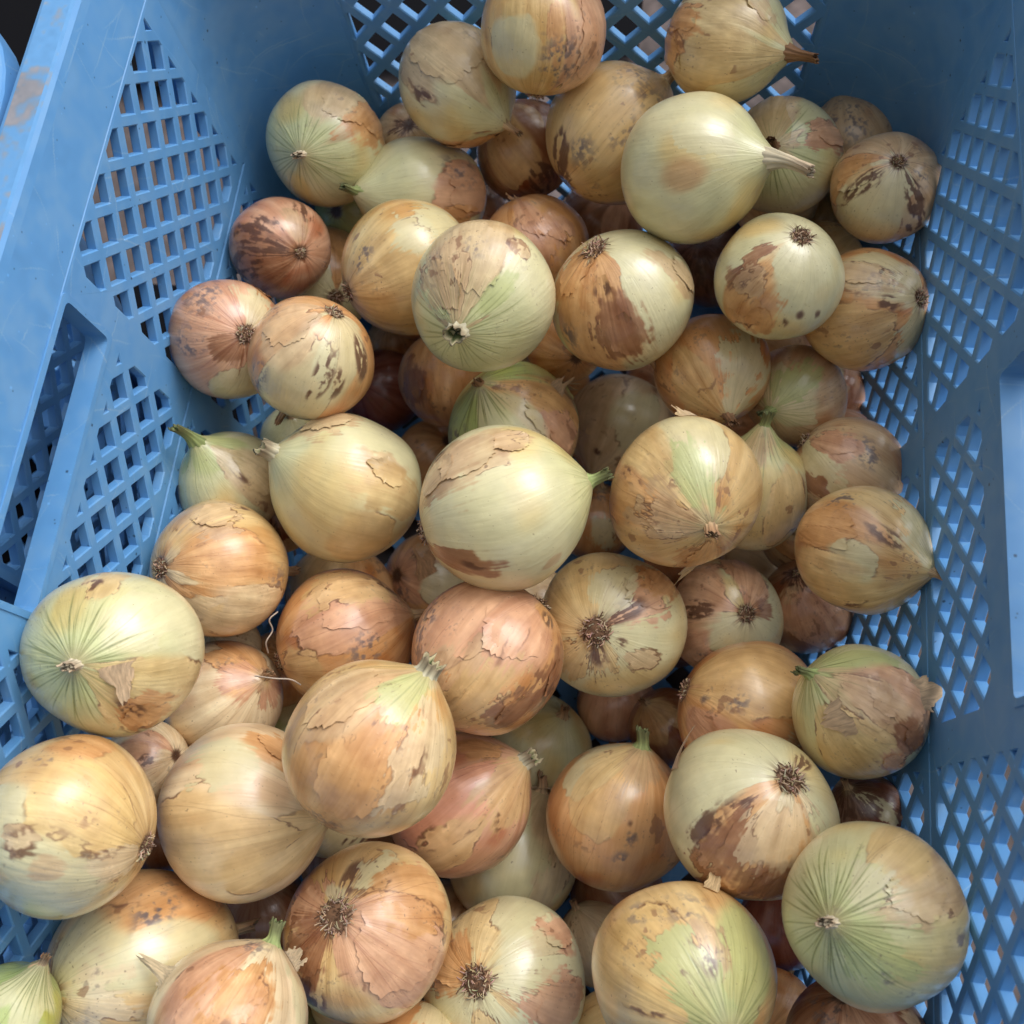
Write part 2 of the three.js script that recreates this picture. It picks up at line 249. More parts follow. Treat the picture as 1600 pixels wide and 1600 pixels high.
// ---------- onions ----------
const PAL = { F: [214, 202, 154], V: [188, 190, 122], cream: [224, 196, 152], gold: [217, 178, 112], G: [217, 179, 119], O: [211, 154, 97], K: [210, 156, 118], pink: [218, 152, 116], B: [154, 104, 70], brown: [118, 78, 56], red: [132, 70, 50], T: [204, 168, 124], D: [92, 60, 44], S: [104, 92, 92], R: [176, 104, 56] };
const SKIN = 'cream gold G O K pink B brown red T';
const ROWS = [
  [[-11, -74, -197], 27.5, [9, 68, -72], 0.94, 'gold', 'K 27 83 34 1.8; O 74 79 12 2.4; S 61 115 23 1; F 111 105 23 1', {  },
    'golden onion cut by the top edge, a copper streak on its right side'],
  [[68, -82, -200], 25.7, [87, 26, 41], 1, 'F', 'G 154 92 53 1.1; O 138 133 24 1; O 177 117 18 1; T 217 49 15 1', { sh: 0.24, neck: 'long', neckcol: 'brown' },
    'onion with thick brown dried neck pointing right at the far end wall'],
  [[-54, -107, -197], 26.6, [77, -3, 64], 1.1, 'F', 'T 214 97 42 1; S 250 86 14 1; D 160 86 9 1; O 68 49 41 0.8', { sh: 0.2 },
    'egg-shaped pale onion with a tan cap below the highest golden onion'],
  [[20, -123, -184], 31.5, [67, 27, -69], 1, 'G', 'S 110 55 22 1; D 140 146 11 1.8; S 119 128 16 1; D 120 167 10 1; S 101 90 14 1', { tuft: 0 },
    'tan onion with sooty specks, leaning behind the large pale onion'],
  [[58, -92, -142], 31.1, [85, 49, 20], 0.98, 'F', 'R 147 68 12 1; F 181 57 20 1', { sh: 0.22, neck: 'long', neckcol: 'white', clean: 1 },
    'large smooth pale onion with a cut white neck and one rusty bruise'],
  [[100, -129, -178], 26.5, [-28, 85, 45], 0.9, 'F', 'T 248 33 36 1.6; K 347 68 14 2', { veins: 1, neck: 'short', neckcol: 'brown' },
    'green-veined onion with brown stub, tucked behind a cut white neck'],
  [[143, -118, -155], 24.2, [-4, -99, -11], 0.88, 'T', 'O 147 131 24 1.2; F 202 119 40 1.3; D 259 133 13 1.6; D 265 107 12 1; S 299 151 18 1; D 173 134 9 2.5', { tuft: 0.35 },
    'half-peeled onion at the far right corner with small round root scar'],
  [[133, -150, -203], 23.1, [-30, 56, -77], 0.94, 'T', 'S 83 54 40 1', {  },
    'shaded onion deepest in the far right corner'],
  [[-119, -126, -176], 29.0, [-9, 68, 73], 0.95, 'F', 'T 310 74 33 1; O 338 91 21 1.5', { veins: 0.9, neck: 'short', neckcol: 'white' },
    'dim green-veined onion nearest the far left corner'],
  [[-87, -161, -205], 21.5, [-11, -98, -16], 0.94, 'T', 'D 133 173 9 2; D 329 174 7 2', { tuft: 0 },
    'small tan onion wedged behind the egg-shaped onion by the end lattice'],
  [[-73, -149, -164], 29.4, [-68, 62, 40], 1.12, 'F', 'K 7 106 25 1; S 345 97 19 1; O 40 85 15 1; D 25 145 7 1', { sh: 0.25, neck: 'short', neckcol: 'green', clean: 1 },
    'pale onion lying sideways with stubby green neck pointing left'],
  [[-137, -139, -125], 24.3, [-70, -56, -45], 0.94, 'K', 'B 86 126 34 1.5; D 59 127 22 1.4; D 103 108 20 1; D 331 124 14 1; T 356 150 14 1', { tuft: 0.2 },
    'pinkish brown scruffy onion by the left lattice'],
  [[-129, -184, -135], 27.3, [-50, -52, -69], 0.94, 'F', 'O 5 116 26 1.6', { veins: 0.3, tuft: 0.5 },
    'mostly hidden pale green onion with dark root end beneath a golden onion'],
  [[-68, -126, -108], 30.9, [80, -23, -56], 1, 'gold', 'G 92 133 34 1; S 146 137 16 1; F 144 52 22 1.2; F 134 87 14 1', {  },
    'smooth golden onion leaning left against the pale onion with a hollow neck'],
  [[-25, -94, -76], 30.9, [-15, 56, 82], 0.95, 'F', 'T 279 59 32 1.2; S 278 62 13 1; T 243 35 20 1.5; T 311 82 8 1; V 315 41 8 1.8', { sh: 0.1, veins: 0.7, neck: 'short', neckcol: 'hollow' },
    'pale onion with hollow cut neck and torn tan cap, above centre'],
  [[-16, -159, -144], 27.0, [38, -55, 74], 0.94, 'O', 'K 244 119 18 1.5; K 268 102 20 1', { tuft: 0, flaps: '133 178 7 143 1' },
    'orange onion with a loose tip of skin, peeping out above the torn-capped onion'],
  [[31, -123, -95], 31.6, [41, -85, 33], 0.94, 'F', 'O 162 116 33 1.5; B 181 99 18 1.3; O 125 158 19 1.4; T 257 100 13 2; S 131 105 15 1; D 181 138 7 0.7', { tuft: 0.75 },
    'onion with bristly root tuft on top and a copper patch below it'],
  [[97, -108, -101], 27.1, [-22, -96, 17], 0.93, 'F', 'O 330 106 25 1.2; B 312 130 12 1.3; B 315 112 12 1; D 350 102 9 1; O 355 89 17 1; D 28 106 3 1; D 46 105 3 1; T 332 119 10 1; D 14 94 5 1', { tuft: 0.6 },
    'pale onion with dark root button and flaking brown patch, right of the upper middle'],
  [[138, -136, -104], 27.4, [-72, -68, -15], 1, 'O', 'F 6 152 24 2.2; S 17 134 17 1; G 82 91 37 1; T 12 119 15 1.6; F 135 149 16 2.2; D 49 142 6 1', { tuft: 0.4 },
    'orange and white onion touching the right lattice with its root facing right'],
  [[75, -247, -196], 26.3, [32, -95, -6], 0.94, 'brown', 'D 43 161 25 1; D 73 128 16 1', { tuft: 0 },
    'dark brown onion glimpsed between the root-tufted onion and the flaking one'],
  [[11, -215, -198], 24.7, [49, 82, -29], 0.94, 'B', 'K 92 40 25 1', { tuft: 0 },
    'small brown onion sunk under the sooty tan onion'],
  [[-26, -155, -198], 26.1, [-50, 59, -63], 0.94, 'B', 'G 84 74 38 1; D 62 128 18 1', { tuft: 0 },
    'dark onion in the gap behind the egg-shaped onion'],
  [[-143, -118, -63], 26.5, [-63, -73, -27], 1, 'K', 'F 300 145 20 1.3; S 6 126 23 0.8; O 297 103 15 1; F 155 124 27 0.8; B 108 163 15 1; S 70 125 19 1', { tuft: 0.5 },
    'pink onion at the left lattice with brown root end facing right'],
  [[-98, -105, -49], 26.5, [-51, -69, 52], 0.98, 'O', 'F 349 94 36 1.4; F 32 144 24 2; D 8 110 8 2.4; D 26 108 7 1.8; D 60 134 8 2.2; S 318 76 13 1.6; T 306 133 27 1', { tuft: 0.45 },
    'onion with tan skin split by white streaks, root tuft near its top'],
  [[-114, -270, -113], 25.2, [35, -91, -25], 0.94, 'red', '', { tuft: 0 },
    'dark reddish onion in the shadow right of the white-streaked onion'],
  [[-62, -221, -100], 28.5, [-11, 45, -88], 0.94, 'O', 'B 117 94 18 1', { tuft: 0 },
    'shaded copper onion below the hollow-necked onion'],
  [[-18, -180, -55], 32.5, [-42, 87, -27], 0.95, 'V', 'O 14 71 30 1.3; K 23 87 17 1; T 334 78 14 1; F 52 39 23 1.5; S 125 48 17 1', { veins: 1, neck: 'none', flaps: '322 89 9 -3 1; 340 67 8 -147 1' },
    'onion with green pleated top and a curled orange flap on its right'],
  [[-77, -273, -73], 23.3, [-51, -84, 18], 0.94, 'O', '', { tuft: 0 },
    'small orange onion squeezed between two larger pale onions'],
  [[31, -251, -90], 31.0, [-42, -6, 90], 0.95, 'cream', 'T 272 78 24 1.8; F 309 96 27 1.2; D 295 38 5 1; O 182 28 20 1', { tuft: 0 },
    'beige onion behind the torn-neck onion, a faint curved line on its skin'],
  [[74, -158, -81], 26.4, [26, 34, 91], 1, 'O', 'F 301 43 22 2.6; G 212 42 26 1; G 179 33 12 1', { sh: 0.2, neck: 'short', neckcol: 'brown' },
    'golden brown onion with a pale strip, neck pointing down, right of centre'],
  [[115, -174, -78], 23.8, [-53, 59, 61], 0.94, 'T', 'F 318 20 30 1; V 303 33 22 1.5', { veins: 0.4, neck: 'short', neckcol: 'green' },
    'dull greenish onion with wispy neck under the orange and white onion'],
  [[137, -204, -96], 17.0, [52, 46, -73], 0.94, 'K', 'F 117 73 24 1; T 119 129 22 1', { tuft: 0.2 },
    'small pink-skinned onion close to the right lattice'],
  [[138, -166, -38], 24.8, [85, -22, 48], 1, 'T', 'F 172 137 21 1.5; B 149 118 12 1; S 213 103 20 1; S 207 88 13 1; K 208 127 20 1', { tuft: 0.45 },
    'beige grimy onion with dark root end facing upper left, by the right lattice'],
  [[139, -195, -65], 17.6, [-49, 64, -60], 0.94, 'K', '', { tuft: 0 },
    'onion bump showing behind the beige grimy onion'],
  [[97, -169, -26], 24.2, [-1, 83, -56], 1.15, 'F', 'V 288 22 25 1.5; G 63 77 28 1.2; T 106 19 14 1', { sh: 0.4, veins: 0.7, neck: 'short', neckcol: 'green' },
    'pear-shaped pale onion with green pointed neck, behind the torn-neck onion'],
  [[64, -125, -7], 31.5, [32, 69, 65], 0.94, 'G', 'F 258 66 26 1.1; V 246 37 16 2; G 219 85 23 1.2; O 182 65 25 1.4; D 198 73 5 2.6; T 178 28 19 1.5; O 78 34 19 1', { sh: 0.08, veins: 0.4, neck: 'paper', neckcol: 'tan', flaps: '265 114 12 -118 1; 83 66 8 -58 1' },
    'large onion with a torn papery neck and a bright green wedge, right of centre'],
  [[138, -138, 7], 26.1, [72, 56, 41], 1.05, 'G', 'O 194 101 29 1.2; S 224 97 14 1; D 209 48 8 2.2; F 254 32 21 1.8; F 174 67 23 0.9; G 149 89 29 1', { sh: 0.18, veins: 0.25, neck: 'short', neckcol: 'tan' },
    'golden onion beside the right lattice with pointed tip to the right'],
  [[130, -221, 11], 23.8, [39, -78, 49], 0.94, 'B', 'K 212 121 35 1; D 172 172 13 1; T 178 152 10 1', { tuft: 0.1 },
    'coppery brown onion in shade under the golden onion with pointed tip'],
  [[89, -204, 25], 27.8, [-31, -94, -11], 0.92, 'F', 'K 17 117 34 1.2; K 301 134 23 1.8; B 240 158 9 1; K 80 108 23 1; D 39 131 9 1.8; S 92 117 12 1', { tuft: 0.4 },
    'pale onion with a round root disc at its middle and rosy patches'],
  [[21, -273, -41], 23.1, [11, 77, -62], 0.94, 'O', 'F 81 70 22 1; S 60 11 18 1', { tuft: 0 },
    'orange onion mostly hidden right of the central pale onion'],
  [[-8, -108, 11], 32.4, [93, -1, -38], 1.04, 'F', 'T 187 102 21 1.3; T 190 128 14 1.8; D 214 132 5 2; T 190 71 14 1; B 102 133 10 2.6; D 96 121 5 1.6; T 79 68 5 1', { sh: 0.1, veins: 0.35, tuft: 0.45, neck: 'short', neckcol: 'green', clean: 1, flaps: '96 119 10 -151 0' },
    'large pale onion at the centre with dark split skin below its root'],
  [[-82, -134, -2], 32.6, [-75, 64, -14], 1, 'F', 'T 1 95 14 1.2; G 13 109 16 1.5; G 65 104 25 0.7; T 313 45 20 0.8', { sh: 0.12, veins: 0.15, neck: 'short', neckcol: 'hollow', clean: 1 },
    'shiny pale onion with grey hollow neck pointing left, left of the centre'],
  [[-141, -149, -5], 24.3, [-27, 91, -31], 1, 'F', 'V 349 8 25 1.2; T 9 69 24 1.7; D 27 56 3 3.5', { sh: 0.3, veins: 0.3, neck: 'long', neckcol: 'green' },
    'pale green onion with long green neck reaching the left lattice'],
  [[-131, -133, 40], 29.8, [55, -80, -24], 0.96, 'G', 'cream 106 151 27 1; O 137 121 33 1; T 194 115 21 1; D 198 89 6 1.5; S 121 67 15 1; cream 92 96 27 1', { tuft: 0.42 },
    'golden onion with small root tuft on its left, right above the striped-top onion'],
  [[-137, -71, 89], 30.3, [10, 94, 32], 0.93, 'F', 'G 31 66 31 1.2; O 46 62 17 0.8; D 46 49 4 2; G 266 67 17 0.8; D 262 63 6 1; F 314 52 26 1', { sh: 0.08, veins: 1.3, neck: 'short', neckcol: 'white', flaps: '16 28 11 -30 0; 29 52 8 -60 0' },
    'big onion at the left edge with dark radiating stripes round its wrinkled neck'],
  [[-109, -241, 22], 29.4, [20, 16, -97], 0.94, 'O', 'G 119 63 27 1', { tuft: 0 },
    'shaded orange onion under the shiny pale onion with grey neck'],
  [[-68, -270, 1], 27.2, [58, -79, -18], 0.94, 'O', 'K 144 162 27 1.4; S 81 163 15 1; T 179 135 15 1; F 129 117 23 1', { tuft: 0, flaps: '163 141 15 -18 0; 186 124 12 28 0' },
    'orange onion with curling skins under the central pale onion'],
  [[-79, -159, 60], 31.4, [87, -17, -46], 0.94, 'O', 'K 163 68 32 1.3; G 178 72 19 1.6; S 120 78 18 1; D 193 38 5 3; G 108 138 27 1', { veins: 0.2 },
    'smooth orange onion with dark creases, left of the rosy copper onion'],
  [[-11, -138, 66], 32.8, [-62, -6, 79], 0.96, 'O', 'K 283 98 40 1.2; K 318 118 29 1; D 344 150 6 1; B 18 112 14 1.4; D 23 103 6 2; T 304 53 19 1.5; G 333 48 22 1.2; B 6 74 14 1.6; S 258 72 12 2', { tuft: 0.35, flaps: '329 114 6 -71 0; 335 64 7 60 0; 320 44 6 91 0' },
    'rosy copper onion with frayed root edge at upper right, at the centre'],
  [[37, -170, 40], 33.1, [18, -92, -34], 0.9, 'F', 'G 180 148 31 1.1; K 99 125 21 1.3; D 91 156 7 2.4; O 97 108 15 1; G 300 153 20 1; D 331 163 5 2; T 24 136 11 1; D 37 160 3 1; F 138 143 18 1', { tuft: 0.8 },
    'onion turning dark root bristles to the viewer, right beside the rosy copper onion'],
  [[-129, -160, 91], 25.8, [78, 57, -27], 1, 'cream', 'O 229 19 25 1.2; K 176 18 15 1; S 197 36 12 1; K 2 15 16 1', { sh: 0.15, neck: 'paper', neckcol: 'tan' },
    'onion with broad papery dried neck, between the striped-top onion and the orange one'],
  [[-42, -88, 111], 30.9, [55, 32, -77], 1, 'G', 'O 109 84 34 1.3; O 105 45 21 1.2; T 157 60 26 1.2; V 120 24 13 1.8; S 112 138 17 0.7; D 100 157 6 1; cream 72 56 17 1.7', { sh: 0.13, veins: 0.5, neck: 'short', neckcol: 'hollow', flaps: '136 35 7 50 0' },
    'large golden onion with brown hollow neck at its upper right, front centre left'],
  [[99, -178, 73], 31.7, [95, -22, 23], 0.95, 'O', 'G 213 110 31 1.3; S 190 119 10 1; S 181 146 5 1; F 185 47 18 1.2; K 143 130 25 1', {  },
    'glossy orange onion just above the brown-skinned onion, lower right'],
  [[137, -137, 74], 26.5, [-77, 50, -40], 0.95, 'F', 'V 350 26 27 1.4; K 14 74 27 1.3; T 33 52 24 1.2; G 78 79 33 1; D 53 95 4 1; B 32 105 14 1; K 60 109 13 1', { veins: 0.8, neck: 'short', neckcol: 'green', flaps: '356 101 18 -132 1; 72 46 18 13 0' },
    'green-topped onion with torn pinkish skins flying off, by the lower right lattice'],
  [[-138, -70, 149], 30.1, [-99, 10, -14], 0.95, 'G', 'F 51 109 38 0.8; O 301 95 24 0.7; F 10 73 24 1.5; S 328 80 9 1; gold 347 120 28 1; T 19 87 9 1; T 31 109 8 1; cream 35 151 13 1', { flaps: '28 116 7 -5 0; 18 89 8 58 0' },
    'big golden onion at the left edge, cut off by the frame, pale underside'],
  [[-97, -124, 137], 33.1, [99, 16, -3], 0.97, 'cream', 'G 156 89 35 1; G 126 41 26 1; O 236 56 13 1.4; F 209 82 21 1', { veins: 0.15, clean: 1 },
    'plain smooth tan onion directly left of the large golden one, lower left'],
  [[-147, -137, 123], 18.1, [-90, -36, 24], 0.94, 'cream', 'K 327 125 28 1; D 350 137 8 1', { tuft: 0 },
    'little cream onion caught between the two big onions of the left edge'],
  [[-25, -198, 122], 32.0, [77, 34, -54], 1.05, 'K', 'pink 128 57 26 1.4; G 111 102 24 1; G 102 19 21 1.4; O 184 39 15 1', { sh: 0.15, veins: 0.15, neck: 'short', neckcol: 'hollow', flaps: '132 91 9 -100 0' },
    'pink-orange onion with pale green-cored neck pointing right'],
  [[3, -268, 87], 27.8, [43, 74, -52], 0.94, 'F', '', { clean: 1 },
    'pale green onion under the rosy copper onion'],
  [[-4, -253, 143], 32.5, [35, 19, -92], 1, 'F', 'T 67 20 25 1.2; cream 63 85 20 1; K 55 50 11 1', { clean: 1, flaps: '281 13 25 6 1; 276 13 18 -69 1' },
    'glassy pale onion draped with a loose brown skin, below the pink-orange onion'],
  [[46, -208, 120], 32.5, [26, 44, -86], 1, 'O', 'F 163 36 26 0.9; G 124 53 31 1; S 90 79 7 1; S 92 97 7 1; D 94 68 2 1; T 103 19 15 1', { veins: 0.35, neck: 'short', neckcol: 'green' },
    'orange-bottomed onion with green cut neck on top, left of the brown-skinned onion'],
  [[96, -136, 117], 32.8, [-35, -86, 38], 0.95, 'F', 'O 336 125 34 1.2; B 313 112 18 1.6; D 290 129 7 1.6; D 296 146 4 1; B 359 104 21 0.7; cream 346 147 21 1; D 134 156 7 1.6; D 296 111 5 2.6; F 256 133 26 1', { tuft: 0.7, flaps: '225 85 18 -156 1; 283 131 9 140 0' },
    'onion with big torn brown skin and pale bristly root, front right'],
  [[134, -100, 147], 29.9, [-61, 78, 12], 0.92, 'F', 'T 334 58 20 1.2; G 298 73 24 1; S 47 41 5 1; S 49 60 5 1; S 6 85 8 1; V 37 21 17 1.4; F 309 34 16 1; T 319 93 6 2', { veins: 1, neck: 'short', neckcol: 'white', flaps: '338 36 8 -99 0' },
    'largest pale yellow-green onion at the lower right with frayed white neck'],
  [[-48, -149, 176], 33.5, [18, -96, 19], 0.9, 'G', 'K 254 132 35 1; K 88 154 19 1; B 139 154 21 1.2; D 163 122 9 1; D 354 157 7 1.6; F 334 145 10 1.8; F 15 169 9 1; O 300 127 21 1', { tuft: 0.85 },
    'onion with wide dark root plate and a purplish brown smear, bottom left of centre'],
  [[4, -193, 194], 34.7, [26, -96, 11], 0.9, 'F', 'G 347 136 26 1; K 271 108 17 1.1; O 27 156 17 1.4; K 218 114 22 1; G 156 150 15 1; F 256 137 17 1', { tuft: 0.8 },
    'white and tan onion at the bottom edge with round root bristles facing up'],
  [[74, -128, 176], 32.9, [39, 84, 37], 0.98, 'G', 'gold 203 59 28 1; S 254 71 23 0.8; S 230 85 11 1; V 300 35 23 1.6; T 263 43 11 1.4; V 235 19 13 2.2; D 254 38 5 1.4', { veins: 0.7, flaps: '279 90 5 -57 1' },
    'large gold and green onion at the bottom edge with sooty top'],
  [[-129, -134, 196], 34.1, [55, -77, -31], 1.05, 'G', 'F 174 140 24 1.3; O 179 85 28 1; S 168 105 16 0.8; S 176 96 13 1; F 141 104 24 1.2; S 93 149 12 1; cream 121 144 20 1', { veins: 0.1 },
    'large golden onion with scattered sooty blotches, bottom left'],
  [[-81, -105, 208], 28.1, [35, -3, -94], 0.95, 'cream', 'K 115 70 31 1; S 147 18 13 0.7; F 26 48 13 1.8; O 100 58 22 1', { neck: 'short', neckcol: 'green', flaps: '331 23 10 -147 1; 176 80 8 -12 1' },
    'smooth pinkish tan onion at the bottom edge with tiny green stub'],
  [[-157, -96, 215], 17.6, [51, 42, -75], 1.15, 'V', 'F 86 25 27 1', { sh: 0.5, veins: 1.2, neck: 'short', neckcol: 'tan' },
    'yellow-green onion with pleated neck in the bottom left corner'],
  [[-29, -173, 231], 30.0, [9, -58, -81], 0.97, 'O', 'F 79 52 14 1.6', { tuft: 0 },
    'orange onion top just entering the bottom edge'],
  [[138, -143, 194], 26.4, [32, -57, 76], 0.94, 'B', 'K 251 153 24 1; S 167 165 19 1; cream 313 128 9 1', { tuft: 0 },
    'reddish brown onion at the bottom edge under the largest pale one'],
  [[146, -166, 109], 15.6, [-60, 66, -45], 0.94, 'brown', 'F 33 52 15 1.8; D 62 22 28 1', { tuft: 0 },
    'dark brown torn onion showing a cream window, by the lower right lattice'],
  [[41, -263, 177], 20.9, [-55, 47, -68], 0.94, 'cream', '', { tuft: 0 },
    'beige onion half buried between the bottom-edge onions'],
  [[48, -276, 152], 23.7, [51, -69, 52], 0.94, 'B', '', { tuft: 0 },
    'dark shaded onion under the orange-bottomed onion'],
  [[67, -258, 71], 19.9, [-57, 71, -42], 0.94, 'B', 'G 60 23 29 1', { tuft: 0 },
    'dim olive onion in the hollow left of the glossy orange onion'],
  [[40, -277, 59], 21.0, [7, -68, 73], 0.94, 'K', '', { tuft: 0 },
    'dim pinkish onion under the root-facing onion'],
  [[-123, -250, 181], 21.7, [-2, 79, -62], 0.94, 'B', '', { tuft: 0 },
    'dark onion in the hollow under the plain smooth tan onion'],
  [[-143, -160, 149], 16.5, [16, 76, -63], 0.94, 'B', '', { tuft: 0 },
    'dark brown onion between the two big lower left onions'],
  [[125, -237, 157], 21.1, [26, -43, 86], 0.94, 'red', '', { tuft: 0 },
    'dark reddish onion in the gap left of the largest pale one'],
  [[-134, -199, -51], 18.4, [14, 98, -15], 0.94, 'F', '', { tuft: 0 },
    'pale onion sliver under the white-streaked onion'],
  [[-141, -178, 65], 17.5, [1, 99, -12], 0.94, 'cream', '', { tuft: 0 },
    'cream onion sliver under the golden onion with left root tuft'],
];
const frayed = new THREE.MeshPhysicalMaterial({ vertexColors: true, roughness: 0.75, specularIntensity: 0.5 });
const fibreTex = (() => {
  const W = 256, H = 128, d = new Uint8Array(W * H * 4);
  for (let j = 0; j < H; j++) for (let i = 0; i < W; i++) { const a = vn(i * 0.35, j * 0.02, 3) * 0.5 + vn(i * 0.09, j * 0.03, 8) * 0.5, b = fbm(i * 0.05, j * 0.05, 2, 3), v = clamp(0.86 + 0.26 * (a - 0.5) + 0.24 * (b - 0.5)), o = (j * W + i) * 4; d[o] = 255 * v; d[o + 1] = 250 * v; d[o + 2] = 240 * v; d[o + 3] = 255; }
  return dataTex(d, W, H, true);
})();
const flapMat = {};
function papery(kind) {
  return (flapMat[kind] ??= new THREE.MeshPhysicalMaterial({ map: fibreTex, bumpMap: fibreTex, bumpScale: 0.00005, color: new THREE.Color(...(PAL[kind] || PAL.T).map((c) => lin(Math.min(0.96, ((c * 0.8 + 232 * 0.2) / 255) * 1.1)))), roughness: 0.8, transmission: 0.25, thickness: 0, side: THREE.DoubleSide }));
}
const ribs = [3, 11].map((s) => {   // relief of the skin: fibres from pole to pole, crinkles and pits
  const W = 1024, H = 448, d = new Uint8Array(W * H * 4);
  for (let i = 0; i < W; i++) { const th = ((i + 0.5) / W) * 2 * Math.PI, ct = Math.cos(th), st = Math.sin(th);
    for (let j = 0; j < H; j++) { const ph = ((j + 0.5) / H) * Math.PI, sp = Math.sin(ph), x = sp * ct, y = Math.cos(ph), z = sp * st, tw = 0.10 * Math.sin(ph * 2.1 + s), c2 = Math.cos(th + tw), s2 = Math.sin(th + tw);
      const v = 0.5 + (vn(c2 * 7 + s, ph * 1.3, s2 * 7) - 0.5) * 0.42 + (vn(c2 * 30 + s, ph * 2.2, s2 * 30) - 0.5) * 0.22 + (vn(c2 * 70 + s, ph * 4, s2 * 70) - 0.5) * 0.10 + (fbm(x * 9 + s, y * 6, z * 9, 3) - 0.5) * 0.5 - 0.12 * sm(0.80, 0.95, vn(x * 40 + s, y * 34, z * 40)), o = (j * W + i) * 4;
      d[o] = d[o + 1] = d[o + 2] = clamp(v) * 255; d[o + 3] = 255; } }
  return dataTex(d, W, H, false);
});
